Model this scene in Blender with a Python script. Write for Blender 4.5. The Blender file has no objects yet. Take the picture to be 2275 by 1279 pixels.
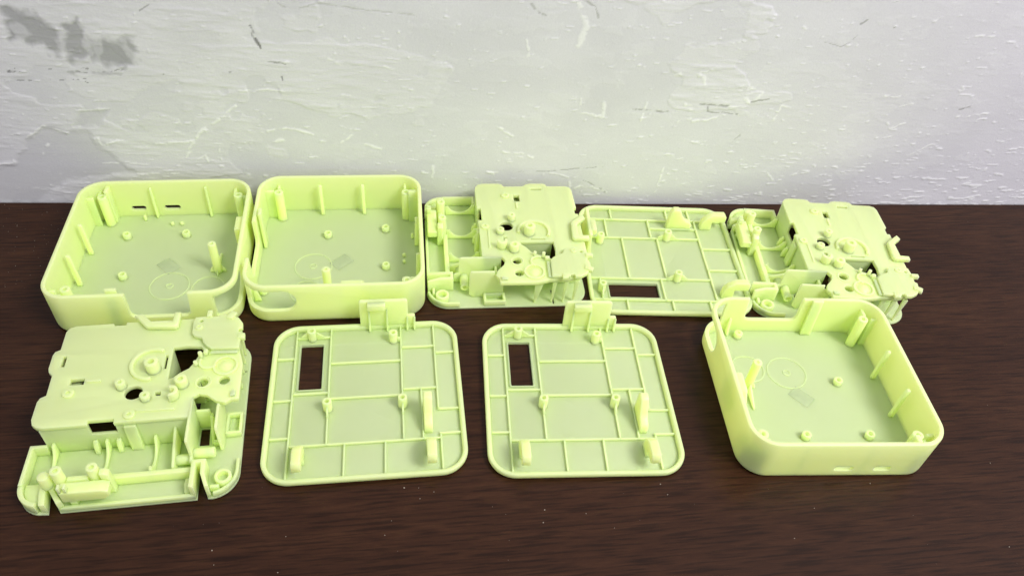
import bpy, bmesh, math, random
import numpy as np
from mathutils import Vector, Matrix

random.seed(7)
S = 0.001                                   # everything below is written in millimetres
R = math.radians
sc = bpy.context.scene
col = sc.collection

# ------------------------------------------------------------------ camera
cam_d = bpy.data.cameras.new('camera')
cam = bpy.data.objects.new('camera', cam_d)
col.objects.link(cam)
PITCH, ROLL, CAM_H, FPX = R(44.732), R(5.733), 337.6, 1753.5
fw = Vector((0, math.cos(PITCH), -math.sin(PITCH)))
rx = Vector((1, 0, 0)); up = rx.cross(fw)
r2 = rx * math.cos(ROLL) + up * math.sin(ROLL)
u2 = -rx * math.sin(ROLL) + up * math.cos(ROLL)
mw = Matrix((r2, u2, -fw)).transposed().to_4x4()
mw.translation = Vector((0, 0, CAM_H * S))
cam.matrix_world = mw
cam_d.sensor_width = 36.0
cam_d.lens = FPX / 2275 * 36.0
cam_d.clip_start = 0.01
cam_d.clip_end = 50
sc.camera = cam

# ------------------------------------------------------------------ light
world = bpy.data.worlds.new('World'); sc.world = world
world.use_nodes = True
bg = world.node_tree.nodes['Background']
bg.inputs[0].default_value = (0.94, 0.955, 1.0, 1)
bg.inputs[1].default_value = 0.66

def area_light(name, loc, target, size, power, colour):
    d = bpy.data.lights.new(name, 'AREA'); d.shape = 'DISK'; d.size = size
    d.energy = power; d.color = colour
    o = bpy.data.objects.new(name, d); col.objects.link(o)
    o.location = loc
    o.rotation_euler = (Vector(target) - Vector(loc)).to_track_quat('-Z', 'Y').to_euler()
    return o
area_light('ceiling_lamp', (0.92, -0.20, 1.30), (0.02, 0.34, 0.0), 0.60, 23.0, (1.0, 0.99, 0.985))

sc.view_settings.view_transform = 'Standard'
sc.view_settings.look = 'None'
sc.view_settings.exposure = 0.0
sc.view_settings.gamma = 1.0
sc.view_settings.use_curve_mapping = False
sc.cycles.use_denoising = True
sc.cycles.max_bounces = 14
sc.cycles.diffuse_bounces = 9
sc.cycles.sample_clamp_indirect = 6.0

# ------------------------------------------------------------------ materials
def mat(name):
    m = bpy.data.materials.new(name); m.use_nodes = True
    nt = m.node_tree
    return m, nt, nt.nodes['Principled BSDF']

def N(nt, kind, **kw):
    n = nt.nodes.new(kind)
    for k, v in kw.items(): setattr(n, k, v)
    return n

def resin_material():
    m, nt, p = mat('lime_resin')
    tc = N(nt, 'ShaderNodeTexCoord')
    no = N(nt, 'ShaderNodeTexNoise'); no.inputs['Scale'].default_value = 35; no.inputs['Detail'].default_value = 3
    nt.links.new(tc.outputs['Object'], no.inputs['Vector'])
    ramp = N(nt, 'ShaderNodeMix', data_type='RGBA')
    ramp.inputs[6].default_value = (0.768, 0.903, 0.325, 1)
    ramp.inputs[7].default_value = (0.805, 0.922, 0.370, 1)
    nt.links.new(no.outputs['Fac'], ramp.inputs[0])
    nt.links.new(ramp.outputs[2], p.inputs['Base Color'])
    p.inputs['Roughness'].default_value = 0.42
    p.inputs['IOR'].default_value = 1.48
    p.subsurface_method = 'RANDOM_WALK'
    p.inputs['Subsurface Weight'].default_value = 0.68
    p.inputs['Subsurface Radius'].default_value = (1.1, 0.9, 0.6)
    p.inputs['Subsurface Scale'].default_value = 0.0145
    # fine print layers and handling texture
    n2 = N(nt, 'ShaderNodeTexNoise'); n2.inputs['Scale'].default_value = 420; n2.inputs['Detail'].default_value = 2
    mp = N(nt, 'ShaderNodeMapping'); mp.inputs['Scale'].default_value = (0.25, 1.0, 1.6)
    nt.links.new(tc.outputs['Object'], mp.inputs['Vector']); nt.links.new(mp.outputs[0], n2.inputs['Vector'])
    bp = N(nt, 'ShaderNodeBump'); bp.inputs['Strength'].default_value = 0.10; bp.inputs['Distance'].default_value = 0.0004
    nt.links.new(n2.outputs['Fac'], bp.inputs['Height']); nt.links.new(bp.outputs[0], p.inputs['Normal'])
    rr = N(nt, 'ShaderNodeMapRange'); rr.inputs[3].default_value = 0.30; rr.inputs[4].default_value = 0.46
    nt.links.new(no.outputs['Fac'], rr.inputs[0]); nt.links.new(rr.outputs[0], p.inputs['Roughness'])
    return m
RESIN = resin_material()

def wood_material():
    m, nt, p = mat('dark_wood')
    tc = N(nt, 'ShaderNodeTexCoord')
    rot = N(nt, 'ShaderNodeMapping'); rot.inputs['Rotation'].default_value = (0, 0, R(-11))
    nt.links.new(tc.outputs['Object'], rot.inputs['Vector'])
    def stretched(sx, sy, scale, detail, rough=0.6, dist=0.0):
        mp = N(nt, 'ShaderNodeMapping'); mp.inputs['Scale'].default_value = (sx, sy, 1)
        nt.links.new(rot.outputs[0], mp.inputs['Vector'])
        n = N(nt, 'ShaderNodeTexNoise'); n.inputs['Scale'].default_value = scale
        n.inputs['Detail'].default_value = detail; n.inputs['Roughness'].default_value = rough
        n.inputs['Distortion'].default_value = dist
        nt.links.new(mp.outputs[0], n.inputs['Vector']); return n
    broad = stretched(0.30, 1.6, 9, 4, 0.55, 0.6)
    grain = stretched(0.13, 1.0, 290, 6, 0.75, 0.35)
    pore = stretched(0.06, 1.0, 700, 2, 0.5)
    r1 = N(nt, 'ShaderNodeValToRGB')
    e = r1.color_ramp.elements
    e[0].position, e[0].color = 0.30, (0.0165, 0.0056, 0.0028, 1)
    e[1].position, e[1].color = 0.76, (0.070, 0.0285, 0.0128, 1)
    x = r1.color_ramp.elements.new(0.5); x.color = (0.036, 0.0134, 0.0062, 1)
    mixf = N(nt, 'ShaderNodeMath', operation='MULTIPLY_ADD')
    mixf.inputs[1].default_value = 0.55
    nt.links.new(grain.outputs['Fac'], mixf.inputs[0])
    half = N(nt, 'ShaderNodeMath', operation='MULTIPLY'); half.inputs[1].default_value = 0.45
    nt.links.new(broad.outputs['Fac'], half.inputs[0]); nt.links.new(half.outputs[0], mixf.inputs[2])
    nt.links.new(mixf.outputs[0], r1.inputs['Fac'])
    pr = N(nt, 'ShaderNodeMapRange'); pr.inputs[1].default_value = 0.36; pr.inputs[2].default_value = 0.52
    pr.inputs[3].default_value = 0.55; pr.inputs[4].default_value = 1.0
    nt.links.new(pore.outputs['Fac'], pr.inputs[0])
    mul = N(nt, 'ShaderNodeMix', data_type='RGBA', blend_type='MULTIPLY'); mul.inputs[0].default_value = 1.0
    nt.links.new(r1.outputs[0], mul.inputs[6]); nt.links.new(pr.outputs[0], mul.inputs[7])
    # grain tones with darker pores make up the wood colour, evenly over the top
    nt.links.new(mul.outputs[2], p.inputs['Base Color'])
    rg = N(nt, 'ShaderNodeMapRange'); rg.inputs[3].default_value = 0.20; rg.inputs[4].default_value = 0.40
    nt.links.new(broad.outputs['Fac'], rg.inputs[0]); nt.links.new(rg.outputs[0], p.inputs['Roughness'])
    p.inputs['Specular IOR Level'].default_value = 0.15
    bp = N(nt, 'ShaderNodeBump'); bp.inputs['Strength'].default_value = 0.16; bp.inputs['Distance'].default_value = 0.0005
    nt.links.new(pore.outputs['Fac'], bp.inputs['Height']); nt.links.new(bp.outputs[0], p.inputs['Normal'])
    return m
WOOD = wood_material()

def plaster_material():
    m, nt, p = mat('wall_plaster')
    at = N(nt, 'ShaderNodeAttribute', attribute_name='tone')
    tc = N(nt, 'ShaderNodeTexCoord')
    n = N(nt, 'ShaderNodeTexNoise'); n.inputs['Scale'].default_value = 900; n.inputs['Detail'].default_value = 4
    nt.links.new(tc.outputs['Object'], n.inputs['Vector'])
    mr = N(nt, 'ShaderNodeMapRange'); mr.inputs[3].default_value = 0.94; mr.inputs[4].default_value = 1.05
    nt.links.new(n.outputs['Fac'], mr.inputs[0])
    mul = N(nt, 'ShaderNodeMix', data_type='RGBA', blend_type='MULTIPLY'); mul.inputs[0].default_value = 1.0
    nt.links.new(at.outputs['Color'], mul.inputs[6]); nt.links.new(mr.outputs[0], mul.inputs[7])
    nt.links.new(mul.outputs[2], p.inputs['Base Color'])
    p.inputs['Roughness'].default_value = 0.62
    p.inputs['Specular IOR Level'].default_value = 0.35
    bp = N(nt, 'ShaderNodeBump'); bp.inputs['Strength'].default_value = 0.25; bp.inputs['Distance'].default_value = 0.0003
    nt.links.new(n.outputs['Fac'], bp.inputs['Height']); nt.links.new(bp.outputs[0], p.inputs['Normal'])
    return m
PLASTER = plaster_material()

def plain(name, c, rough=0.8):
    m, nt, p = mat(name)
    tc = N(nt, 'ShaderNodeTexCoord'); n = N(nt, 'ShaderNodeTexNoise'); n.inputs['Scale'].default_value = 300
    nt.links.new(tc.outputs['Object'], n.inputs['Vector'])
    mx = N(nt, 'ShaderNodeMix', data_type='RGBA')
    mx.inputs[6].default_value = (c[0]*.8, c[1]*.8, c[2]*.8, 1); mx.inputs[7].default_value = (*c, 1)
    nt.links.new(n.outputs['Fac'], mx.inputs[0]); nt.links.new(mx.outputs[2], p.inputs['Base Color'])
    p.inputs['Roughness'].default_value = rough
    return m
DUST = plain('pale_dust', (0.34, 0.28, 0.22))
PAD = plain('grey_green_pad', (0.47, 0.55, 0.31), 0.45)

# ------------------------------------------------------------------ helpers
def link(name, me, parent=None, m=RESIN):
    o = bpy.data.objects.new(name, me); col.objects.link(o)
    if m and not me.materials: me.materials.append(m)
    if parent: o.parent = parent
    return o

def finish(me, angle=38):
    for p in me.polygons: p.use_smooth = True
    me.set_sharp_from_angle(angle=R(angle))
    return me

def prism(poly, z0, z1, holes=(), bev=0.3, tf=None):
    """Extruded outline with holes and rounded edges; returns a mesh in mm."""
    cu = bpy.data.curves.new('outline', 'CURVE'); cu.dimensions = '2D'; cu.fill_mode = 'BOTH'
    for pts in [poly] + list(holes):
        sp = cu.splines.new('POLY'); sp.points.add(len(pts) - 1); sp.use_cyclic_u = True
        for q, (x, y) in zip(sp.points, pts): q.co = (x, y, 0, 1)
    h = (z1 - z0) / 2
    b = min(bev, h * 0.9)
    cu.extrude = h - b; cu.bevel_depth = b; cu.bevel_resolution = 2 if b > .5 else 1; cu.offset = -b
    ob = bpy.data.objects.new('outline', cu); col.objects.link(ob)
    dg = bpy.context.evaluated_depsgraph_get()
    me = bpy.data.meshes.new_from_object(ob.evaluated_get(dg))
    bpy.data.objects.remove(ob); bpy.data.curves.remove(cu)
    bm = bmesh.new(); bm.from_mesh(me)
    bmesh.ops.remove_doubles(bm, verts=bm.verts, dist=1e-4)
    bmesh.ops.translate(bm, verts=bm.verts, vec=(0, 0, (z0 + z1) / 2))
    if tf is not None: bmesh.ops.transform(bm, matrix=tf, verts=bm.verts)
    bmesh.ops.recalc_face_normals(bm, faces=bm.faces)
    bm.to_mesh(me); bm.free(); me.materials.clear()
    return me

# plane helpers: a profile written as (y, z) pushed along x, or as (x, z) pushed along y
YZ = Matrix(((0, 0, 1, 0), (1, 0, 0, 0), (0, 1, 0, 0), (0, 0, 0, 1)))
XZ = Matrix(((1, 0, 0, 0), (0, 0, 1, 0), (0, 1, 0, 0), (0, 0, 0, 1)))

def lathe(prof, cx, cy, n=28):
    """prof: (r, z) from the axis outwards and round; closed at the axis ends."""
    bm = bmesh.new(); rings = []
    for r, z in prof:
        if r < 1e-6: rings.append([bm.verts.new((cx, cy, z))])
        else: rings.append([bm.verts.new((cx + r*math.cos(2*math.pi*i/n), cy + r*math.sin(2*math.pi*i/n), z)) for i in range(n)])
    for a, b in zip(rings, rings[1:]):
        for i in range(n):
            j = (i + 1) % n
            if len(a) == 1: bm.faces.new((a[0], b[i], b[j]))
            elif len(b) == 1: bm.faces.new((a[i], b[0], a[j]))
            else: bm.faces.new((a[i], b[i], b[j], a[j]))
    bmesh.ops.recalc_face_normals(bm, faces=bm.faces)
    me = bpy.data.meshes.new('lathe'); bm.to_mesh(me); bm.free()
    return me

def boss(cx, cy, r, z0, z1, hole=0.0, depth=2.0, flare=0.0):
    b = min(0.35, r * .25)
    p = [(0, z0), (r + flare, z0)]
    if flare: p += [(r + flare*.3, z0 + flare*.5), (r, z0 + flare*1.2)]
    p += [(r, z1 - b), (r - b*.3, z1 - b*.3), (r - b, z1)]
    if hole: p += [(hole + b*.4, z1), (hole, z1 - b*.5), (hole, z1 - depth), (0, z1 - depth)]
    else: p += [(0, z1)]
    return lathe(p, cx, cy)

def ring(cx, cy, r, w, z0, z1, a0=0, a1=360, n=64):
    """flat raised ring or arc"""
    full = abs(a1 - a0) >= 359.9
    k = n if full else n + 1
    ang = [R(a0 + (a1 - a0) * i / n) for i in range(k)]
    out = [(cx + (r + w/2)*math.cos(a), cy + (r + w/2)*math.sin(a)) for a in ang]
    inn = [(cx + (r - w/2)*math.cos(a), cy + (r - w/2)*math.sin(a)) for a in ang]
    if full: return prism(out, z0, z1, [inn], bev=min(.3, w*.3))
    return prism(out + inn[::-1], z0, z1, bev=min(.3, w*.3))

def rib(x0, y0, x1, y1, w, z0, z1, bev=0.25):
    d = Vector((x1 - x0, y1 - y0)).normalized(); n = Vector((-d.y, d.x)) * w / 2
    return prism([(x0 - n.x, y0 - n.y), (x1 - n.x, y1 - n.y), (x1 + n.x, y1 + n.y), (x0 + n.x, y0 + n.y)], z0, z1, bev=bev)

def slab(x0, x1, y0, y1, z0, z1, bev=0.3):
    return prism([(x0, y0), (x1, y0), (x1, y1), (x0, y1)], z0, z1, bev=bev)

def tube_x(x0, x1, y, z, r, hole=0.0, n=20):
    me = boss(0, 0, r, x0, x1, hole, 4.0)
    me.transform(Matrix(((0, 0, 1, 0), (1, 0, 0, y), (0, 1, 0, z), (0, 0, 0, 1))))
    return me

def bar(pts, r, n=10):
    """round bar along a 3-D polyline with closed ends"""
    bm = bmesh.new(); rings = []
    P = [Vector(p) for p in pts]
    for i, p in enumerate(P):
        d = ((P[min(i+1, len(P)-1)] - P[max(i-1, 0)])).normalized()
        a = d.cross(Vector((0, 0, 1)));  a = a.normalized() if a.length > 1e-3 else Vector((1, 0, 0))
        b = d.cross(a).normalized()
        rings.append([bm.verts.new(p + (a*math.cos(2*math.pi*k/n) + b*math.sin(2*math.pi*k/n))*r) for k in range(n)])
    for a, b in zip(rings, rings[1:]):
        for k in range(n): bm.faces.new((a[k], a[(k+1) % n], b[(k+1) % n], b[k]))
    bm.faces.new(rings[0][::-1]); bm.faces.new(rings[-1])
    bmesh.ops.recalc_face_normals(bm, faces=bm.faces)
    me = bpy.data.meshes.new('bar'); bm.to_mesh(me); bm.free(); return me

def rrect(hx, hy, r, n=12, cx=0, cy=0):
    out = []
    for k, (sx, sy) in enumerate(((1, -1), (1, 1), (-1, 1), (-1, -1))):
        a0 = -90 + 90*k
        for i in range(n + 1):
            a = R(a0 + 90*i/n)
            out.append((cx + sx*(hx - r) + r*math.cos(a), cy + sy*(hy - r) + r*math.sin(a)))
    return out

def arc(cx, cy, r, a0, a1, n=10):
    return [(cx + r*math.cos(R(a0 + (a1-a0)*i/n)), cy + r*math.sin(R(a0 + (a1-a0)*i/n))) for i in range(n + 1)]

def to_part(name, mes, parent, m=RESIN, label=None, angle=38):
    """scale to metres, join, link under the thing"""
    if not isinstance(mes, (list, tuple)): mes = [mes]
    bm = bmesh.new()
    for me in mes: bm.from_mesh(me)
    me = bpy.data.meshes.new(name)
    bmesh.ops.scale(bm, vec=(S, S, S), verts=bm.verts)
    bm.to_mesh(me); bm.free()
    for x in mes: bpy.data.meshes.remove(x)
    finish(me, angle)
    o = link(name, me, parent, m)
    if label: o['label'] = label
    return o

def empty(name, label, cat, group):
    o = bpy.data.objects.new(name, None); col.objects.link(o)
    o.empty_display_size = .02
    o['label'] = label; o['category'] = cat; o['group'] = group
    return o

def copy_tree(o, parent=None):
    c = o.copy(); col.objects.link(c); c.parent = parent
    for ch in [x for x in bpy.data.objects if x.parent == o]: copy_tree(ch, c)
    return c

def place(o, x, y, a):
    o.location = (x*S, y*S, 0.00015); o.rotation_euler = (0, 0, R(a))

# ------------------------------------------------------------------ setting: table and wall
def build_table():
    bm = bmesh.new()
    wa = R(8.906)
    W0 = Vector((-329.66, 372.47)); d = Vector((math.cos(wa), math.sin(wa))); n = Vector((-d.y, d.x))
    c = [W0 + d*a + n*b for a, b in ((-700, -900), (1400, -900), (1400, -1.5), (-700, -1.5))]
    top = [bm.verts.new((p.x*S, p.y*S, 0)) for p in c]; bot = [bm.verts.new((p.x*S, p.y*S, -0.03)) for p in c]
    bm.faces.new(top); bm.faces.new(bot[::-1])
    for i in range(4): bm.faces.new((bot[i], bot[(i+1) % 4], top[(i+1) % 4], top[i]))
    bmesh.ops.recalc_face_normals(bm, faces=bm.faces)
    me = bpy.data.meshes.new('table_top'); bm.to_mesh(me); bm.free()
    o = link('table_top', me, None, WOOD); o['kind'] = 'structure'
    o['label'] = 'dark brown wood grain table top under the lime parts'
    return o
build_table()

def vnoise(u, v, seed):
    rs = np.random.RandomState(seed); G = rs.rand(256, 256).astype(np.float32)
    iu = np.floor(u).astype(int); iv = np.floor(v).astype(int)
    fu = u - iu; fv = v - iv
    fu = fu*fu*(3 - 2*fu); fv = fv*fv*(3 - 2*fv)
    a = G[iv % 256, iu % 256]; b = G[iv % 256, (iu+1) % 256]; c = G[(iv+1) % 256, iu % 256]; d = G[(iv+1) % 256, (iu+1) % 256]
    return (a*(1-fu) + b*fu)*(1-fv) + (c*(1-fu) + d*fu)*fv

def fbm(u, v, seed, oct=4, gain=.5):
    s = 0; a = 1; t = 0
    for k in range(oct):
        s = s + a*vnoise(u*2**k + 17.3*k, v*2**k + 9.1*k, seed + k); t += a; a *= gain
    return s / t

# picture position -> place on the wall (u along it, v up), used to lay the marks out where they are
def wall_uv(px, py):
    W0 = Vector((-329.66, 372.47, 0)); wa = R(8.906)
    d = Vector((math.cos(wa), math.sin(wa), 0)); n = Vector((-d.y, d.x, 0)); C = Vector((0, 0, CAM_H))
    D = r2*((px - 1137.5)/FPX) - u2*((py - 639.5)/FPX) + fw
    t = (W0 - C).dot(n) / D.dot(n); X = C + D*t
    return (X - W0).dot(d), X.z
LZ = lambda x, y: wall_uv(x*0.5011, y*0.5011)
RZ = lambda x, y: wall_uv(1140 + x*0.4989, y*0.4989)

def build_wall():
    us = np.concatenate([np.linspace(-700, -30, 26)[:-1], np.arange(-30, 740, 0.62), np.linspace(740, 1400, 26)[1:]])
    vs = np.concatenate([np.linspace(-30, -1, 3), np.arange(-0.4, 168, 0.62), np.linspace(170, 1500, 30)])
    U, V = np.meshgrid(us, vs); U = U.astype(np.float32); V = V.astype(np.float32)
    ou, ov = U + 2000, V + 500
    # --- relief (mm) ---
    h = 0.30*(fbm(ou/60, ov/40, 3, 4) - .5)
    # trowelled skim coat, thicker on the upper left, with torn edges
    cover = fbm(ou/70, ov/45, 11, 5, .55) + 0.0011*(330 - U) + 0.0016*(V - 60)
    m1 = np.clip((cover - .60)/.012, 0, 1)
    h += 0.11*m1
    streak = fbm(ou/26 + .25*ov/10, ov/4.2, 21, 4, .6)
    h += 0.40*m1*np.clip(streak - .50, 0, 1)*2
    fine = fbm(ou/9 + .3*ov/6, ov/2.1, 26, 4, .6); h += (.10 + .12*m1)*np.clip(fine - .55, 0, 1)*2
    # smaller torn patches everywhere
    c2 = fbm(ou/20, ov/11, 31, 4, .6)
    m2 = np.clip((c2 - .64)/.015, 0, 1); h += 0.05*m2
    # horizontal smears and crumbs, denser toward the lower right
    c3 = fbm(ou/7.0, ov/1.6, 41, 3, .55)
    dens = np.clip(.785 - .105*np.clip((U - 420)/250, 0, 1)*np.clip((75 - V)/60, 0, 1) - .05*np.clip((50-V)/50, 0, 1), .5, 1)
    m3 = np.clip((c3 - dens)/.03, 0, 1); h += 0.26*m3
    c4 = fbm(ou/5.0, ov/3.4, 51, 2, .5)
    m4 = np.clip((c4 - .90)/.03, 0, 1); h += 0.25*m4
    # --- colour of the coats ---
    base = np.zeros(U.shape + (3,), np.float32)
    base[:] = (0.700, 0.685, 0.728)
    lilac = np.clip((U - 430)/260, 0, 1)[..., None]
    base = base*(1 - lilac) + lilac*np.array((0.715, 0.688, 0.745), np.float32)
    skim = np.array((0.740, 0.724, 0.758), np.float32)
    k = (m1*.75)[..., None]; base = base*(1-k) + k*skim
    mott = (fbm(ou/34, ov/22, 61, 4) - .5)[..., None]; base *= 1 + .12*mott
    white = np.array((0.87, 0.86, 0.875), np.float32)
    for mm, w in ((m2, .10), (m3, .65), (m4, .6)):
        k = (mm*w)[..., None]; base = base*(1-k) + k*white
    def poly_mask(P, soft=1.0, wob=2.2, seed=77):
        P = np.array(P, np.float32)
        uu = U + wob*2*(fbm(ou/6, ov/4, seed, 3) - .5); vv = V + wob*2*(fbm(ou/5, ov/5, seed+9, 3) - .5)
        lo, hi = P.min(0) - 12, P.max(0) + 12
        ins = np.zeros(U.shape, bool); dist = np.full(U.shape, 99., np.float32)
        sel = (U > lo[0]) & (U < hi[0]) & (V > lo[1]) & (V < hi[1])
        x = uu[sel]; y = vv[sel]; I = np.zeros(x.shape, bool); D = np.full(x.shape, 99., np.float32)
        for (x1, y1), (x2, y2) in zip(P, np.roll(P, -1, 0)):
            cr = ((y1 > y) != (y2 > y)) & (x < (x2-x1)*(y-y1)/((y2-y1) if abs(y2-y1) > 1e-6 else 1e-6) + x1); I ^= cr
            L2 = (x2-x1)**2 + (y2-y1)**2 + 1e-6
            t = np.clip(((x-x1)*(x2-x1) + (y-y1)*(y2-y1))/L2, 0, 1)
            D = np.minimum(D, np.hypot(x-x1-t*(x2-x1), y-y1-t*(y2-y1)))
        out = np.zeros(U.shape, np.float32)
        out[sel] = np.clip(.5 + np.where(I, D, -D)/soft*.5, 0, 1)
        return out
    def stroke(P, w, hgt, colr=None, cw=.8, wob=.7, seed=5):
        nonlocal h, base
        P = np.array(P, np.float32); lo, hi = P.min(0) - 6 - w, P.max(0) + 6 + w
        iu = np.where((us > lo[0]) & (us < hi[0]))[0]; iv = np.where((vs > lo[1]) & (vs < hi[1]))[0]
        if not len(iu) or not len(iv): return
        sl = (slice(iv[0], iv[-1]+1), slice(iu[0], iu[-1]+1))
        x = U[sl] + wob*2*(fbm(ou[sl]/3, ov[sl]/3, seed, 3) - .5); y = V[sl] + wob*2*(fbm(ou[sl]/3, ov[sl]/3, seed+7, 3) - .5)
        D = np.full(x.shape, 99., np.float32)
        for (x1, y1), (x2, y2) in zip(P[:-1], P[1:]):
            L2 = (x2-x1)**2 + (y2-y1)**2 + 1e-6
            t = np.clip(((x-x1)*(x2-x1) + (y-y1)*(y2-y1))/L2, 0, 1)
            D = np.minimum(D, np.hypot(x-x1-t*(x2-x1), y-y1-t*(y2-y1)))
        ww = w*(.10 + 1.25*fbm(ou[sl]/5, ov[sl]/5, seed+3, 3))
        mm = np.clip(1.3 - D/ww, 0, 1)*np.clip((fbm(ou[sl]/4 + 40, ov[sl]/3, seed+13, 3) - .36)/.14, 0, 1)
        h[sl] += .5*hgt*mm
        if colr is not None:
            k = (np.clip(mm*1.4, 0, 1)*cw)[..., None]; base[sl] = base[sl]*(1-k) + k*np.array(colr, np.float32)
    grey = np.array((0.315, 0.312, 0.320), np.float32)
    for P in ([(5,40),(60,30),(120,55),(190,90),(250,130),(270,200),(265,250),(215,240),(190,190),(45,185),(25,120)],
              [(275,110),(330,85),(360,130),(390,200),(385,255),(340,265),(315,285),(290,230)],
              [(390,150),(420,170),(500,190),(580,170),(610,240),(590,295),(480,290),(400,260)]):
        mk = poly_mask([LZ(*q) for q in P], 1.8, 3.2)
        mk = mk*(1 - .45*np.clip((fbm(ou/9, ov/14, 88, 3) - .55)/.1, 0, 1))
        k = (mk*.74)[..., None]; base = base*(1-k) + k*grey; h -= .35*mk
    # smoother greyer coat where the skim stops (lower left)
    for P in ([(120,620),(190,560),(300,590),(380,575),(440,650),(560,740),(600,765),(300,800),(160,900),(-60,900),(-60,745),(70,730)],
              [(355,490),(480,485),(430,560),(330,560)]):
        mk = poly_mask([LZ(*q) for q in P], 1.4, 2.0, 99)
        k = (mk*.34)[..., None]; base = base*(1-k) + k*np.array((0.48, 0.472, 0.50), np.float32)
        h = h*(1 - .8*mk) - .28*mk
    W = (0.87, 0.86, 0.865); DK = (0.16, 0.155, 0.155); MG = (0.36, 0.355, 0.35)
    for P, w, hh, cc in (
        ([(1160,585),(1270,568),(1330,580),(1385,597)], 1.1, .55, W), ([(1225,628),(1300,610)], 1.5, .4, W),
        ([(972,648),(982,712)], .8, .5, W), ([(870,712),(910,688),(935,727)], .8, .5, W),
        ([(608,770),(800,768)], .55, .5, W), ([(440,724),(660,728)], .5, .35, W), ([(1060,402),(1180,398),(1300,408)], .9, .5, W),
        ([(1040,470),(985,520),(880,590),(850,650),(825,700)], 1.3, .5, W), ([(690,640),(760,632),(850,625)], 1.0, .5, W),
        ([(350,490),(480,484)], .8, .5, W), ([(435,610),(450,645),(520,625)], 1.0, .5, W), ([(120,610),(190,558),(300,590)], .9, .4, W),
        ([(0,728),(60,722),(70,760)], .9, .5, W), ([(190,685),(215,645)], 1.4, .5, W), ([(225,822),(262,826)], .7, .5, W),
        ([(1108,118),(1125,160)], 1.0, -.4, DK), ([(1130,172),(1155,216)], .9, -.4, DK), ([(980,348),(990,328),(1022,318)], 1.2, -.2, MG),
        ([(728,332),(746,346)], 1.0, -.2, DK), ([(1183,272),(1270,284)], .6, -.2, MG), ([(1250,340),(1252,352)], .7, -.2, DK),
        ([(2205,560),(2275,605)], 1.0, .5, W), ([(2230,672),(2275,682)], .8, .5, W), ([(1455,262),(1515,288)], 1.6, .4, W),
        ([(1700,292),(1760,312)], .8, .4, W), ([(1920,740),(1918,790)], 1.2, .5, W), ([(1100,775),(1130,790)], 1.6, .5, W), ([(1175,780),(1215,790)], 1.4, .5, W),
        ([(2150,760),(2200,772)], 1.2, .5, W), ([(1615,640),(1690,660)], 1.0, .35, W), ([(1500,640),(1560,600)], .8, .35, W),
        ([(1185,2),(1290,45),(1420,15),(1560,40),(1850,70)], .55, -.25, (0.55,.545,.54)), ([(620,45),(660,22)], .5, -.2, MG), ([(710,235),(770,210)], .5, -.2, MG)):
        stroke([LZ(*q) for q in P], w, hh, cc, .85)
    rnd = random.Random(3)
    for i in range(26):
        x = rnd.uniform(0, 520); y = 310 + rnd.uniform(-6, 12) + (42 if i % 3 == 0 and x < 380 else 0)
        stroke([LZ(x, y), LZ(x + rnd.uniform(4, 34), y + rnd.uniform(-3, 4))], rnd.uniform(.25, .6), -.2, DK, .7, seed=200 + i)
    stroke([LZ(300, 318), LZ(540, 330)], 1.4, -.1, (0.42, .415, .42), .6)
    for P, w, hh, cc in (
        ([(530,490),(620,494),(705,502)], .9, -.3, MG), ([(830,465),(960,472)], .8, -.3, MG), ([(960,474),(1040,478)], .7, .4, W), ([(865,475),(868,500),(1000,508)], .6, -.25, MG),
        ([(600,440),(585,490),(568,540)], 1.1, .5, W), ([(672,740),(655,790),(633,852)], 1.0, .5, W), ([(1030,420),(1060,400),(1100,420),(1060,470),(1035,440)], 2.2, .45, W),
        ([(1060,455),(1140,440)], .9, -.2, MG), ([(715,500),(750,460),(785,470),(790,530),(740,540)], 1.4, .4, W), ([(800,540),(860,535),(940,516)], 1.0, .5, W),
        ([(1668,545),(1680,575),(1742,548)], .9, .5, W), ([(1700,480),(1780,462)], .7, .3, W), ([(1975,522),(2040,515),(2120,505)], 1.0, .55, W), ([(1985,490),(2035,475),(2050,500)], .7, -.2, MG),
        ([(2150,628),(2190,632),(2222,612)], .9, .5, W), ([(1660,428),(1720,432)], 1.3, .4, W), ([(2060,162),(2145,163)], .8, .4, W), ([(1770,688),(1868,640)], .6, .3, W),
        ([(165,772),(205,776),(250,790),(250,840)], .9, .5, W), ([(255,850),(300,826),(370,840),(415,858)], .9, .5, W), ([(290,790),(350,822),(410,855)], .6, -.3, MG),
        ([(0,680),(40,682),(85,702)], 1.0, .5, W), ([(20,765),(160,762),(400,742)], .4, -.2, MG), ([(1180,805),(1260,775)], .9, .4, W), ([(1130,770),(1155,805)], .7, .4, W),
        ([(1160,535),(1195,470),(1230,485)], 1.2, .4, W), ([(1390,742),(1445,745)], 1.0, .5, W), ([(975,630),(1010,602)], 1.1, -.1, (0.5,.495,.49)),
        ([(1548,108),(1576,94)], .8, -.2, MG), ([(1697,124),(1703,116)], .7, -.2, DK), ([(1380,188),(1460,210),(1500,190),(1530,160)], .5, -.2, (0.45,.445,.44)),
        ([(75,10),(105,50),(145,75)], .9, -.2, (0.48,.475,.47)), ([(320,2),(365,30),(380,80)], .8, -.25, (0.45,.445,.44)), ([(290,10),(330,120),(290,200)], 2.6, .3, W),
        ([(300,440),(300,500),(400,520),(405,460)], 1.2, .35, W), ([(60,180),(70,250)], 1.2, .3, W), ([(1285,120),(1325,145)], 1.0, .35, W), ([(690,345),(745,330)], 1.4, .4, W), ([(845,340),(852,375)], 1.6, .35, W)):
        stroke([RZ(*q) for q in P], w, hh, cc, .8, seed=300 + len(P))
    # --- mesh ---
    fade = np.clip((us + 60)/30, 0, 1)*np.clip((770 - us)/30, 0, 1)
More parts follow.
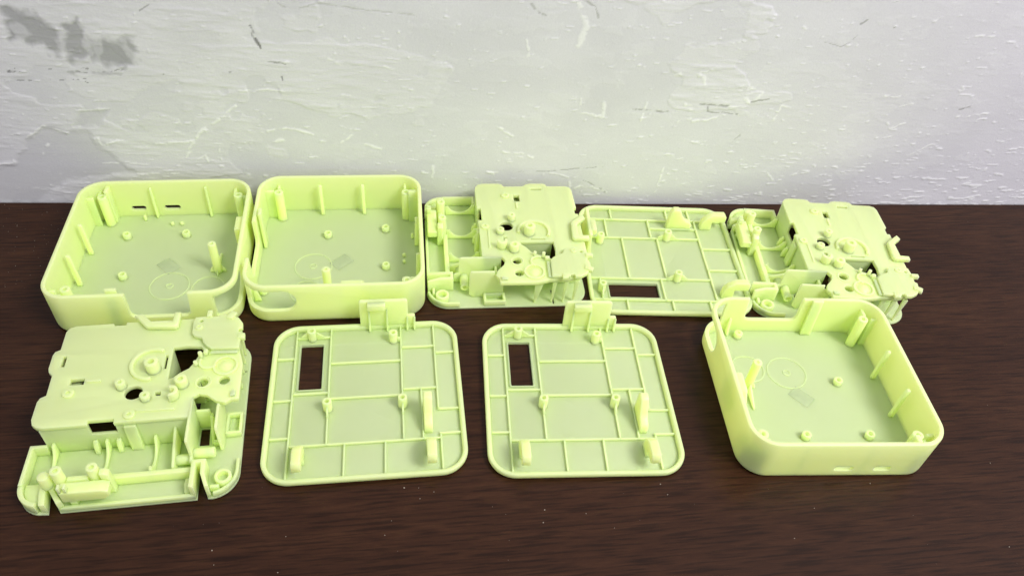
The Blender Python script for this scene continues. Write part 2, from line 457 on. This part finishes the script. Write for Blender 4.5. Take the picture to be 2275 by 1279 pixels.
    h *= fade[None, :]
    wa = R(8.906); d = (math.cos(wa), math.sin(wa)); nrm = (d[1], -d[0])       # toward the camera
    X = (-329.66 + d[0]*U + nrm[0]*h)*S; Y = (372.47 + d[1]*U + nrm[1]*h)*S; Z = V*S
    co = np.stack([X, Y, Z], -1).reshape(-1, 3).astype(np.float32)
    nv, nu = U.shape
    i = (np.arange(nv-1)[:, None]*nu + np.arange(nu-1)[None, :]).reshape(-1)
    q = np.stack([i, i+1, i+1+nu, i+nu], -1).astype(np.int32)
    me = bpy.data.meshes.new('wall')
    me.vertices.add(len(co)); me.vertices.foreach_set('co', co.ravel())
    me.loops.add(q.size); me.loops.foreach_set('vertex_index', q.ravel())
    me.polygons.add(len(q)); me.polygons.foreach_set('loop_start', np.arange(0, q.size, 4, dtype=np.int32))
    me.polygons.foreach_set('use_smooth', np.ones(len(q), bool))
    me.update(calc_edges=True)
    a = me.attributes.new('tone', 'FLOAT_COLOR', 'POINT')
    rgba = np.concatenate([base.reshape(-1, 3), np.ones((len(co), 1), np.float32)], 1).astype(np.float32)
    a.data.foreach_set('color', rgba.ravel())
    o = link('wall', me, None, PLASTER); o['kind'] = 'structure'
    o['label'] = 'scraped white plaster wall behind the table'
    return o
build_wall()

# ------------------------------------------------------------------ open tray shell
def loft(rings):
    bm = bmesh.new(); rr = [[bm.verts.new(p) for p in r] for r in rings]; n = len(rr[0])
    for a, b in zip(rr, rr[1:]):
        for i in range(n): bm.faces.new((a[i], a[(i+1) % n], b[(i+1) % n], b[i]))
    bm.faces.new(rr[0]); bm.faces.new(rr[-1])
    bmesh.ops.recalc_face_normals(bm, faces=bm.faces)
    me = bpy.data.meshes.new('loft'); bm.to_mesh(me); bm.free(); return me

def cut(me, cutters, op='DIFFERENCE'):
    ob = bpy.data.objects.new('body', me); col.objects.link(ob); objs = []
    for c in cutters:
        co = bpy.data.objects.new('cutter', c); col.objects.link(co); objs.append(co)
        md = ob.modifiers.new('cut', 'BOOLEAN'); md.operation = op; md.solver = 'EXACT'; md.object = co
    dg = bpy.context.evaluated_depsgraph_get()
    out = bpy.data.meshes.new_from_object(ob.evaluated_get(dg))
    for o in objs: bpy.data.objects.remove(o)
    bpy.data.objects.remove(ob)
    for c in cutters: bpy.data.meshes.remove(c)
    bpy.data.meshes.remove(me); out.materials.clear()
    return out

def build_tray():
    t = empty('open_tray', '', 'tray', 'open lime plastic trays')
    HT, TH, FL, RR = 28.0, 2.3, 1.2, 14.0
    prof_out = [(3.0, 0.0), (1.6, .25), (.6, .95), (.12, 1.9), (0, 3.0), (0, 15.0), (0, HT - .8), (.25, HT - .25), (.8, HT)]
    prof_in = [(TH - .5, HT), (TH - .12, HT - .2), (TH, HT - .7), (TH, 15.0), (TH, FL + .25), (TH + .2, FL)]
    rings = [[(x, y, z) for x, y in rrect(50 - i, 50 - i, RR - min(i, RR*.5), 14)] for i, z in prof_out + prof_in]
    body = loft(rings)
    # low front opening with rounded lower corners
    fcut = [(-6.2, 40)] + arc(-2.7, 14.2, 3.5, 180, 270, 6) + arc(21.6, 14.2, 3.5, 270, 360, 6) + [(26.6, 40)]
    c1 = prism(fcut, -60, -40, bev=0.0001, tf=XZ)
    oval = [(-70, 9.3)] + arc(-28.5, 16.8, 7.5, 270, 360, 8) + arc(-28.5, 17.1, 7.5, 0, 90, 8) + [(-70, 24.6)]
    c2 = prism(oval, 40.4, 62, bev=0.0001, tf=YZ)
    c3 = slab(38.3, 47.2, -62, -42.5, 9.35, 24.55, bev=0.0001)
    usb = []
    for x0, x1, zc in ((-26.2, -17.4, 7.7), (-6.6, 3.2, 7.7)):
        s = rrect((x1-x0)/2, 1.85, 1.4, 4, (x0+x1)/2, zc)
        usb.append(prism(s, 44, 56, bev=0.0001, tf=XZ))
    body = cut(body, [c1, c2, c3] + usb)
    z0 = FL + .02
    zi = FL - .5
    cols = ((-40.3, 40.0, -1, 1), (39.2, 39.2, 1, 1), (-41.6, -38.6, -1, -1))
    lim = lambda q, w: 48.4 if abs(q) + w < 36 else 36 + math.sqrt(12.4**2 - (abs(q) + w - 36)**2)
    add = [ring(5.6, -16.4, 10.9, .9, zi, FL + .5), ring(5.6, -16.4, 1.9, .8, zi, FL + .5, n=28), ring(27.6, -19.0, 9.2, .9, zi, FL + .5),
           prism([(3.6, 25.8), (15.0, 25.8), (19.0, 20.5), (17.0, 12.0), (5.0, 12.0), (3.6, 15)], 43.6, 48.6, tf=YZ)]
    for x, y, sx, sy in cols:
        add += [rib(x + sx*2.74, y, sx*lim(y, .8), y, 1.6, zi, 22.4), rib(x, y + sy*2.74, x, sy*lim(x, .8), 1.6, zi, 22.4)]
    add.append(rib(-35.7, 42.0, -35.7, 48.4, 2.2, zi, 25.6))
    body = cut(body, add, 'UNION')
    to_part('shell', body, t, angle=35)
    # short hollow bosses on the floor
    for x, y in ((-28.2, 26.6), (6.5, 26.8), (-23.4, -9.2)):
        to_part('boss', boss(x, y, 2.35, z0, 5.0, 1.25, 2.6, .3), t)
    to_part('boss', boss(25.2, -43.4, 2.3, z0, 5.2, .8, 1.0, .3), t)
    # tall pillar with its small gussets
    pl = to_part('pillar', boss(29.5, -6.0, 2.35, z0, 23.6, .9, 1.2), t)
    for k in (-1, 1):
        to_part('gusset', prism([(29.5 + k*2.38, z0), (29.5 + k*4.8, z0), (29.5 + k*4.0, 4.2), (29.5 + k*2.38, 6.2)], -6.5, -5.5, tf=XZ), pl)
    to_part('gusset', prism([(-3.62, z0), (9.0, z0), (8.6, 2.8), (-3.62, 7.5)], 29.0, 30.0, tf=YZ), pl)
    to_part('gusset', prism([(-8.38, z0), (-10.4, z0), (-8.38, 5.0)], 29.0, 30.0, tf=YZ), pl)
    # wall ribs
    for y in (12.9, -13.5):
        to_part('rib', prism([(-47.1, z0), (-44.6, z0), (-45.0, 23.4), (-45.7, 24.2), (-47.1, 24.2)], y - 1.0, y + 1.0, tf=XZ), t)
    for x in (-13.6, 18.9):
        to_part('rib', prism([(47.0, z0), (44.6, z0), (45.1, 24.0), (47.0, 24.2)], x - .65, x + .65, tf=YZ), t)
    to_part('rib', prism([(-19.6, z0), (-13.6, z0), (-12.6, 29.3), (-18.4, 29.3)], -47.25, -45.3, tf=XZ), t)
    # corner screw columns with fins to the walls
    for x, y, sx, sy in cols:
        to_part('screw_column', boss(x, y, 2.7, z0, 23.2, 1.1, 2.5), t)
    # gusset behind the front post
    to_part('gusset', prism([(-47.68, z0), (-43.8, z0), (-46.2, 13.0), (-47.68, 13.0)], 30.6, 31.7, tf=YZ), t)
    # locating pins by the ports
    for x, y, r, h in ((-20.6, 43.2, .8, 5.2), (-3.7, 37.8, .95, 3.6), (2.0, 37.8, .95, 3.6)):
        to_part('pin', boss(x, y, r, z0, h), t)
    to_part('floor_pad', slab(-6.0, 6.0, -4.2, 4.2, FL + .015, FL + .06, bev=.01), t, PAD, 'faint grey rectangle on the tray floor').rotation_euler = (0, 0, R(-48))
    t.children[-1].location = (-2.3*S, -.4*S, 0)
    return t

# ------------------------------------------------------------------ ribbed cover plate
def build_lid():
    t = empty('cover_plate', '', 'cover plate', 'ribbed lime plastic cover plates')
    RR = 14.0
    win = rrect(5.95, 15.3, .6, 3, -29.4, 21.9)
    plate = prism(rrect(47.25, 47.25, RR - 2.75, 14), 0.0, 1.3, [win], bev=.1)
    to_part('plate', plate, t)
    prof = [(2.6, 0.05), (1.2, .3), (.35, 1.1), (0, 2.0), (0, 3.4), (.3, 4.0), (.9, 4.2), (1.7, 4.2), (2.2, 3.9), (2.6, 3.0), (2.7, 1.4), (2.6, .05)]
    rr = [[(x, y, z) for x, y in rrect(50 - i, 50 - i, RR - i, 14)] for i, z in prof]
    bm = bmesh.new(); rv = [[bm.verts.new(p) for p in r] for r in rr[:-1]]; n = len(rv[0])
    for k in range(len(rv)):
        a, b = rv[k], rv[(k+1) % len(rv)]
        for i in range(n): bm.faces.new((a[i], a[(i+1) % n], b[(i+1) % n], b[i]))
    bmesh.ops.recalc_face_normals(bm, faces=bm.faces)
    me = bpy.data.meshes.new('rim'); bm.to_mesh(me); bm.free()
    to_part('rim', me, t)
    z0, z1, w = 1.32, 3.1, 0.85
    # window surround
    fr = prism(rrect(7.0, 16.3, 1.2, 4, -29.4, 21.9), z0, 2.0, [rrect(6.0, 15.35, .65, 3, -29.4, 21.9)], bev=.12)
    to_part('window_surround', fr, t)
    for a in ((-37.9, 47.2, -37.9, -47.2), (-19.5, 47.2, -19.5, -4.2), (-19.5, -9.0, -19.5, -28.05), (18.6, 47.2, 18.6, -4.4), (18.6, -9.2, 18.6, -28.05), (36.9, 47.2, 36.9, -10.05), (36.4, -10.6, 47.2, -10.8),
              (-47.2, 27.4, -38.43, 27.4), (-47.2, -.5, -38.43, -.5), (-47.2, -23.7, -38.43, -23.7), (-37.37, 3.4, -20.03, 3.4), (-37.37, 41.9, -32.0, 41.9), (-27.2, 41.9, -20.03, 41.9),
              (-18.97, 23.0, 18.07, 23.0), (-18.97, -.4, 18.07, -.4), (-37.37, -28.6, 37.7, -28.6), (19.13, 32.3, 36.37, 32.3), (19.13, 3.3, 36.37, 3.3),
              (28.4, 2.77, 28.4, -28.05), (37.43, 27.5, 47.2, 27.5), (36.7, -25.9, 47.2, -25.9), (37.2, -26.43, 37.2, -28.07), (37.2, -29.13, 37.2, -47.2), (-10.6, -29.13, -10.7, -47.2), (9.5, -29.13, 9.3, -47.2)):
        k = random.uniform(-.06, .06)
        to_part('rib', rib(a[0], a[1], a[2], a[3], w, z0, z1 + k, bev=.2), t)
    # screw bosses and their gussets
    for x, y, hgt, ax in ((-19.5, -6.6, 9.0, 'y'), (18.6, -6.8, 9.2, 'y'), (14.6, 38.0, 9.0, None), (-29.6, 42.0, 8.6, 'x')):
        b = to_part('boss', boss(x, y, 2.35, z0, hgt, 1.15, 3.0, .3), t)
        for k in ((-1, 1) if ax else ()):
            c0 = (x if ax == 'x' else y)
            tri = [(c0 + k*2.4, 3.22), (c0 + k*6.6, 3.22), (c0 + k*2.4, 7.2)]
            if ax == 'x': to_part('gusset', prism(tri, 41.4, 42.4, bev=.15, tf=XZ), b)
            else: to_part('gusset', prism(tri, x-.5, x+.5, bev=.15, tf=YZ), b)
        if not ax: to_part('gusset', rib(x + 2.4, y - .3, x + 3.45, y - .5, 1.2, z0, 5.0), b)
    # two hooked clips and one fin
    hook = [(-31.4, z0), (-38.9, z0), (-38.7, 8.0), (-46.6, 8.0), (-47.4, 9.0), (-47.4, 12.4), (-46.0, 14.0), (-38.5, 14.0), (-34.2, 11.0), (-32.0, 8.0)]
    for x0, x1 in ((-34.2, -29.7), (29.6, 34.3)):
        to_part('hook', prism(hook[::-1], x0, x1, bev=.5, tf=YZ), t)
    fin = [(-8.2, z0), (-24.6, z0), (-25.0, 5.4), (-23.4, 7.8), (-20.6, 8.8), (-18.4, 11.0), (-15.6, 17.0), (-14.2, 18.0), (-11.0, 18.0), (-9.4, 16.0)]
    to_part('fin', prism(fin[::-1], 28.95, 33.3, bev=.7, tf=YZ), t)
    # upright tab on the back edge
    tab = prism([(-3.4, 4.22), (26.9, 4.22), (26.9, 11.0), (26.2, 11.6), (23.2, 11.6), (23.0, 22.8), (22.0, 23.8), (-2.6, 23.8), (-3.4, 23.0)], 47.5, 49.6, bev=.5, tf=XZ)
    tb = to_part('upright_tab', tab, t)
    to_part('ridge', prism([(47.47, 18.6), (44.4, 19.4), (43.8, 21.0), (44.4, 23.4), (47.47, 23.5)], 1.2, 11.0, bev=.5, tf=YZ), tb)
    for x in (1.8, 11.5, 22.6, 26.6):
        top = 18.0 if x < 12 else 10.8
        to_part('gusset', prism([(47.22, z0), (45.2, z0), (46.1, top*.6), (46.8, top), (47.47, top), (47.47, 4.3), (47.22, 4.2)], x - .55, x + .55, tf=YZ), tb)
    return t

# ------------------------------------------------------------------ moulded inner chassis
def build_chassis():
    t = empty('inner_chassis', '', 'chassis', 'lime plastic inner chassis')
    # base: battery bay along the front and a strip along the right
    base = ([(-47.8, -14.65)] + arc(-36, -36, 11.8, 180, 258, 10) + [(-34.0, -47.9), (-35.4, -38.2), (-34.4, -37.4), (-33.6, -40.2), (-29.2, -47.6)] +
            [(29.7, -47.6), (29.4, -34.2), (31.5, -34.2), (31.8, -40.0), (34.4, -47.6)] + arc(35, -35, 12.8, 275, 360, 10) + arc(35, 35, 12.8, 0, 90, 10) +
            [(24.9, 47.8), (24.9, -14.65)])
    hole = [(27.2, -18.0), (31.8, -18.0), (31.2, -8.2), (27.2, -8.2)]
    groove = [(34.5, 26.6), (46.2, 26.6), (46.2, 27.4), (34.5, 27.4)]
    to_part('base', prism(base, 0, 1.4, [hole, groove], bev=.5), t)
    z0 = 1.42
    # walls of the battery bay
    to_part('bay_wall', prism([(-47.7, -14.65), (-47.7, -35.9), (-46.0, -35.9), (-46.0, -16.2), (-40.2, -16.2), (-40.2, -14.65)], z0, 8.2), t)
    for x0, x1 in ((-25.2, -16.2), (-10.2, 27.3)):
        to_part('bay_wall', slab(x0, x1, -36.4, -33.8, z0, 7.8, .4), t)
    to_part('front_lip', prism([(-26.8, -45.9), (-28.6, -47.5), (29.5, -47.5), (27.3, -45.8)], z0, 4.2), t)
    sad = [(-33.75, z0), (-14.65, z0), (-14.65, 9.2), (-16.6, 9.2)] + arc(-24.6, 11.4, 8.0, -14, -166, 14) + [(-32.8, 8.4), (-33.75, 8.4)]
    for x, w in ((-37.0, 1.2), (-13.4, 1.2), (8.4, 1.2)):
        to_part('saddle', prism(sad, x - w/2, x + w/2, bev=.2, tf=YZ), t)
    for x in (-18.6, -8.2):
        to_part('peg', prism([(-18.2, z0), (-14.65, z0), (-14.65, 9.0), (-16.0, 9.0), (-17.6, 6.5)], x - 1.0, x + 1.0, bev=.3, tf=YZ), t)
    to_part('gusset', prism([(-33.75, z0), (-14.65, z0), (-14.65, 14.0), (-16.5, 13.0), (-33.0, 7.8)], 17.6, 18.8, bev=.2, tf=YZ), t)
    to_part('crossbar', tube_x(18.85, 25.45, -27.4, 4.65, 2.6), t)
    # box walls under the deck
    fwall = [(-40.6, .1), (24.8, .1), (24.8, 18.67), (-7.4, 18.67), (-7.4, 12.8), (-19.2, 12.8), (-19.2, 18.67), (-40.6, 18.67)]
    to_part('box_wall', prism(fwall, -14.6, -13.0, bev=.1, tf=XZ), t)
    to_part('box_wall', slab(-40.6, -39.0, -12.9, 46.2, .1, 18.67, .1), t)
    to_part('box_wall', slab(-38.8, 24.0, 45.6, 47.2, .1, 18.67, .1), t)
    to_part('box_wall', prism([(8.4, 4.0), (28.4, 4.0), (29.0, 18.67), (8.4, 18.67)], 11.9, 13.3, bev=.1, tf=YZ), t)
    to_part('box_wall', slab(13.4, 27.8, 7.2, 8.6, 2.2, 18.67, .1), t)
    to_part('box_wall', slab(28.0, 29.4, 8.8, 45.4, z0, 18.67, .1), t)
    # deck
    deck = [(-44.2, -9.6), (-43.2, -12.6), (-41.0, -14.4), (-38.2, -15.0), (-19.1, -15.0), (-19.1, -12.6), (-7.5, -12.6), (-7.5, -15.0), (25.4, -15.0), (26.4, -3.2), (29.0, -1.6), (33.0, -2.8), (37.6, -6.8),
            (41.8, -8.2), (44.4, -6.5), (48.0, -6.2), (48.2, 15.0), (47.2, 20.0), (46.2, 23.0), (46.0, 34.0), (44.0, 41.0), (40.0, 45.5), (33.0, 48.4), (-12.4, 48.8), (-12.6, 47.0), (-18.0, 47.0), (-18.8, 48.6),
            (-36.8, 48.4), (-39.8, 47.2), (-41.0, 44.6), (-41.0, 32.8), (-43.2, 31.6), (-43.9, 29.4), (-43.9, 21.0), (-43.2, 18.6), (-41.2, 16.4), (-41.0, 4.2), (-43.4, 2.8), (-44.2, .4)]
    window = [(13.4, 29.3), (20.0, 29.7), (26.5, 28.8), (28.6, 26.0), (26.0, 22.5), (24.4, 18.2), (22.4, 14.8), (18.2, 12.2), (15.6, 9.6), (13.4, 8.8)]
    holes = [window, arc(-1.4, 2.0, 4.1, 0, 345, 23), arc(30.0, 5.2, 2.6, 0, 340, 17), arc(40.2, 5.6, 2.6, 0, 340, 17),
             [(-38.6, 21.4), (-36.8, 21.4), (-36.8, 28.3), (-38.6, 28.3)], [(-32.0, 9.4), (-25.5, 9.4), (-25.5, 13.1), (-32.0, 13.1)],
             [(10.3, 15.7), (11.5, 15.7), (11.5, 24.5), (10.3, 24.5)], [(8.6, -.8), (11.2, -.8), (11.2, 1.5), (8.6, 1.5)]]
    zi = 20.6
    raised = [boss(-31.0, 4.0, 2.7, zi, 22.6, 1.0, .8), boss(-1.0, -11.4, 2.6, zi, 22.6, .9, .8), rib(-24.0, 10.6, -17.7, 10.5, 1.1, zi, 22.6), rib(1.8, -9.4, 19.0, -9.8, 1.1, zi, 22.3),
              ring(4.6, 18.4, 9.4, 1.7, zi, 23.2, 62, 275, 44), ring(40.0, 14.4, 5.6, 1.2, zi, 22.6, n=40), ring(31.6, 17.6, 4.2, 1.3, zi, 22.8, 150, 330, 24),
              lathe([(0, zi), (3.6, zi), (3.5, 21.6), (2.2, 22.4), (1.0, 22.8), (0, 22.9)], 40.0, 14.4), ring(30.4, 5.2, 3.6, .9, zi, 22.0, n=32)]
    to_part('deck', cut(prism(deck, 18.7, 21.5, holes, bev=.45), raised, 'UNION'), t, angle=35)
    z2 = 21.52
    to_part('shelf', slab(-36.0, -28.4, 7.6, 14.6, 15.8, 16.8), t)
    to_part('post', boss(6.0, 15.2, 3.3, z2, 28.4, 1.5, 3.0, .4), t)
    for x, y, r, z, hl in ((5.0, -2.5, 2.3, 25.0, .8), (-7.2, 5.6, 2.3, 26.0, .9), (20.8, 4.4, 2.9, 26.8, 1.2)):
        to_part('boss', boss(x, y, r, z2, z, hl, 1.6, .3), t)
    to_part('hook', ring(17.4, -2.6, 2.3, 1.7, z2, 27.0, -110, 120, 20), t)
    hd = [(-8.2, 50.4), (-1.6, 42.6), (-.4, 42.0), (13.0, 40.9), (14.4, 42.0), (14.7, 51.2), (11.6, 51.4), (11.2, 45.0), (.6, 45.8), (-4.6, 51.6)]
    to_part('handle', prism(hd, 21.53, 24.8, bev=.8), t)
    to_part('buttress', prism([(-14.65, z0), (-17.4, z0), (-16.2, 18.66), (-14.65, 18.66)], -3.6, 1.8, bev=.4, tf=YZ), t)
    # raised arm plate on the back right corner
    arm = [(22.4, 47.0), (21.6, 44.0), (21.8, 36.4), (23.2, 34.0), (27.0, 32.6), (28.0, 29.6), (30.0, 26.6), (32.4, 24.6), (46.0, 23.8), (46.4, 34.6), (44.9, 35.0), (44.9, 37.0), (46.8, 37.6),
           (46.6, 41.0), (44.4, 44.8), (40.4, 47.4), (35.2, 48.2), (34.2, 46.8), (31.0, 47.0), (30.4, 48.8), (28.4, 48.8), (28.0, 47.4)]
    lumps = [boss(25.0, 39.6, 1.9, 22.6, 25.0, .8, .5)] + [prism(P, 22.6, za, bev=.4) for P, za in (([(28.2, 46.2), (30.6, 46.2), (30.8, 50.4), (28.4, 50.4)], 25.4), ([(44.6, 30.0), (48.6, 29.6), (48.4, 33.0), (45.4, 33.4)], 25.0), ([(38.0, 44.6), (41.2, 43.6), (43.4, 47.8), (40.6, 49.2)], 25.2))]
    ar = to_part('arm_plate', cut(prism(arm, 21.53, 24.2, [arc(25.6, 44.2, .9, 0, 330, 11)], bev=.55), lumps, 'UNION'), t, angle=35)
    to_part('arm_step', prism([(32.4, 24.45), (31.4, 22.4), (45.2, 21.8), (45.8, 23.7)], z2, 23.0, bev=.6), ar)
    for x, y, z in ((25.8, 16.2, 24.6), (27.6, 21.2, 25.6)):
        to_part('pin', boss(x, y, 1.0, z2, z), t)
    to_part('clip', prism([(29.2, 21.8), (31.0, 22.0), (31.0, 24.2), (29.6, 24.6), (28.9, 23.4)], 21.53, 24.4, bev=.3), t)
    to_part('clip', prism([(44.0, -5.4), (46.4, -5.2), (46.4, -2.0), (45.0, -1.4), (44.0, -3.0)], 21.53, 22.9, bev=.3), t)
    # upright panels between deck and base on the right front
    to_part('panel', prism([(-3.6, z0), (-3.6, 21.3), (-27.6, 21.2), (-28.6, 20.2), (-28.8, 9.0), (-31.6, 8.0), (-31.6, z0)], 25.47, 26.8, bev=.3, tf=YZ), t)
    to_part('panel', prism([(-3.0, z0), (-3.0, 18.66), (-8.4, 18.66), (-8.7, 21.8), (-22.4, 21.8), (-23.2, 20.6), (-23.2, 3.8), (-20.5, z0)], 38.2, 39.5, bev=.3, tf=YZ), t)
    to_part('panel', slab(26.84, 33.36, -7.6, -6.2, z0, 15.0), t)
    to_part('panel', prism([(-19.4, z0), (-7.0, z0), (-7.0, 12.5), (-9.0, 12.5)], 33.4, 34.6, bev=.2, tf=YZ), t)
    to_part('tie', rib(34.64, -18.6, 38.16, -18.8, 1.3, z0, 5.5), t)
    fr = prism([(39.54, -14.8), (47.2, -14.6), (47.2, -2.0), (39.54, -2.0)], z0, 5.2, [[(40.8, -13.4), (45.8, -13.3), (45.8, -3.4), (40.8, -3.4)]], bev=.25)
    to_part('frame', fr, t)
    to_part('tube', tube_x(26.84, 36.4, -25.6, 6.4, 2.5, 1.2), t)
    # gussets holding the arm
    for y, w in ((15.5, 4.6), (25.6, 2.2), (32.4, 2.4), (38.6, 2.4)):
        to_part('gusset', prism([(y - .5, z0), (y + .5, z0), (y + w, 18.66), (y - w*.2, 18.66)], 44.2, 45.4, bev=.2, tf=YZ), t)
    # slot guards and corner details of the front edge
    ug = [(27.4, -46.6), (29.6, -47.4), (29.3, -34.1), (31.6, -34.1), (31.9, -40.0), (34.5, -47.4), (36.2, -47.2), (33.8, -40.0), (33.7, -32.2), (27.4, -32.2)]
    to_part('slot_guard', prism(ug, z0, 11.4, bev=.35), t)
    ul = [(-33.9, -47.4), (-35.3, -38.2), (-34.4, -37.3), (-33.5, -40.2), (-29.1, -47.2), (-27.0, -46.0), (-31.8, -39.4), (-32.0, -35.4), (-37.4, -35.4), (-37.6, -41.0), (-36.4, -47.2)]
    to_part('slot_guard', prism(ul, z0, 8.4, bev=.3), t)
    to_part('corner_fill', prism([(-45.4, -34.2)] + arc(-36, -36, 9.5, 186, 258, 8) + [(-37.8, -34.6)], z0, 5.6, bev=.5), t)
    to_part('corner_lip', prism(arc(-36, -36, 11.6, 181, 258, 10) + arc(-36, -36, 9.6, 258, 181, 10), z0, 8.0, bev=.35), t)
    to_part('corner_lip', prism([(46.2, -29.0), (47.6, -29.0)] + arc(35, -35, 12.6, 0, -80, 10) + arc(35, -35, 11.2, -80, 0, 10), z0, 4.8, bev=.3), t)
    to_part('boss', boss(41.0, -39.0, 3.9, z0, 6.2, 2.5, 3.4), t)
    to_part('rib', rib(35.6, -43.9, 39.6, -44.0, 1.4, z0, 6.0), t)
    # battery contact holder
    to_part('column', boss(-28.2, -37.2, 2.5, z0, 19.6, 1.1, 1.5, .4), t)
    to_part('column', boss(-13.2, -37.0, 2.5, z0, 19.6, 1.1, 1.5, .4), t)
    to_part('column', boss(-34.2, -37.6, 2.5, 8.42, 16.4), t)
    to_part('holder', prism([(-26.8, 6.6), (-9.0, 6.6), (-6.4, 9.0), (-6.4, 12.6), (-9.0, 14.0), (-26.8, 14.0)], -46.2, -40.2, bev=.8, tf=XZ), t)
    to_part('holder', prism([(-10.2, z0), (-6.4, z0), (-6.4, 16.0), (-8.0, 17.4), (-10.2, 17.4)], -40.1, -36.45, bev=.6, tf=XZ), t)
    to_part('holder', slab(-25.2, -16.2, -39.0, -36.5, z0, 13.0, .4), t)
    for x in (-26.0, -23.4):
        to_part('fin', slab(x - .5, x + .5, -46.0, -43.6, 14.02, 18.0, .2), t)
    to_part('leg', slab(-24.2, -21.6, -45.4, -42.6, z0, 6.57), t)
    to_part('stop', prism([(-45.6, z0), (-38.6, z0), (-38.6, 5.6), (-42.0, 6.4), (-45.0, 4.0)], 24.2, 27.34, bev=.4, tf=YZ), t)
    return t

# ------------------------------------------------------------------ place the nine parts
def put(src, first, x, y, a, label):
    o = src if first else copy_tree(src)
    place(o, x, y, a); o['label'] = label
    return o
tray = build_tray(); bpy.context.view_layer.update()
put(tray, True, -204.84, 328.6, 11.33, 'leftmost lime plastic open tray with two port slots in its back wall')
put(tray, False, -105.29, 347.15, 10.44 - 90, 'lime plastic open tray with an oval opening in its front wall')
put(tray, False, 164.17, 277.53, 6.9 + 180, 'front right lime plastic open tray with port slots in its near wall')
lid = build_lid()
put(lid, True, -69.91, 247.85, 11.1, 'front row ribbed lime cover plate beside the front left chassis')
put(lid, False, 40.81, 262.74, 7.66, 'front row ribbed lime cover plate beside the front right tray')
put(lid, False, 92.97, 378.87, 6.29 + 90, 'ribbed lime cover plate in the back row between two chassis')
chs = build_chassis()
put(chs, True, -174.6, 220.4, 12.9, 'lime inner chassis in the front row with battery bay facing the viewer')
put(chs, False, -9.0, 370.7, 10.0 - 90, 'lime inner chassis in the back row beside the oval opening tray')
put(chs, False, 190.9, 386.6, 4.0 - 90, 'rightmost lime inner chassis behind the front right tray')

# ------------------------------------------------------------------ dust and crumbs on the table
def build_dust():
    bm = bmesh.new(); rnd = random.Random(11)
    def floor_pt(px, py):
        D = r2*((px - 1137.5)/FPX) - u2*((py - 639.5)/FPX) + fw
        t = -CAM_H/D.z; return Vector((D.x*t, D.y*t, 0))
    spots = [(1467, 1075, .9), (1483, 1098, .7), (1210, 1132, .8), (1207, 1160, .7), (1302, 1140, .5), (1365, 1172, .5), (898, 1083, .9), (930, 1083, .5), (933, 1107, .5), (471, 1222, .8), (855, 1188, .5),
             (635, 1191, .5), (870, 1156, .5), (964, 1092, .5), (1809, 1128, .5), (1933, 1073, .6), (1765, 1195, .5), (2242, 1214, .6), (2200, 1028, .5), (2010, 672, .7), (475, 1254, .5), (617, 1271, .6)]
    for i in range(60):
        spots.append((rnd.uniform(5, 160), rnd.uniform(452, 640)**1.0, rnd.uniform(.18, .45)))
    for i in range(22):
        spots.append((rnd.uniform(0, 2275), rnd.uniform(1080, 1275), rnd.uniform(.12, .32)))
    for i in range(8):
        spots.append((rnd.uniform(2050, 2270), rnd.uniform(480, 1000), rnd.uniform(.12, .3)))
    for px, py, r in spots:
        p = floor_pt(px, py); r *= .42
        m = Matrix.Translation((p.x*S, p.y*S, r*.35*S)) @ Matrix.Rotation(rnd.uniform(0, 6.28), 4, 'Z') @ Matrix.Diagonal((r*S*rnd.uniform(.7, 1.5), r*S, r*S*.6, 1))
        bmesh.ops.create_icosphere(bm, subdivisions=1, radius=1, matrix=m)
    me = bpy.data.meshes.new('dust_crumbs'); bm.to_mesh(me); bm.free()
    o = link('dust_crumbs', me, None, DUST); o['kind'] = 'stuff'
    o['label'] = 'fine pale dust and crumbs scattered on the table'; o['category'] = 'dust'
build_dust()
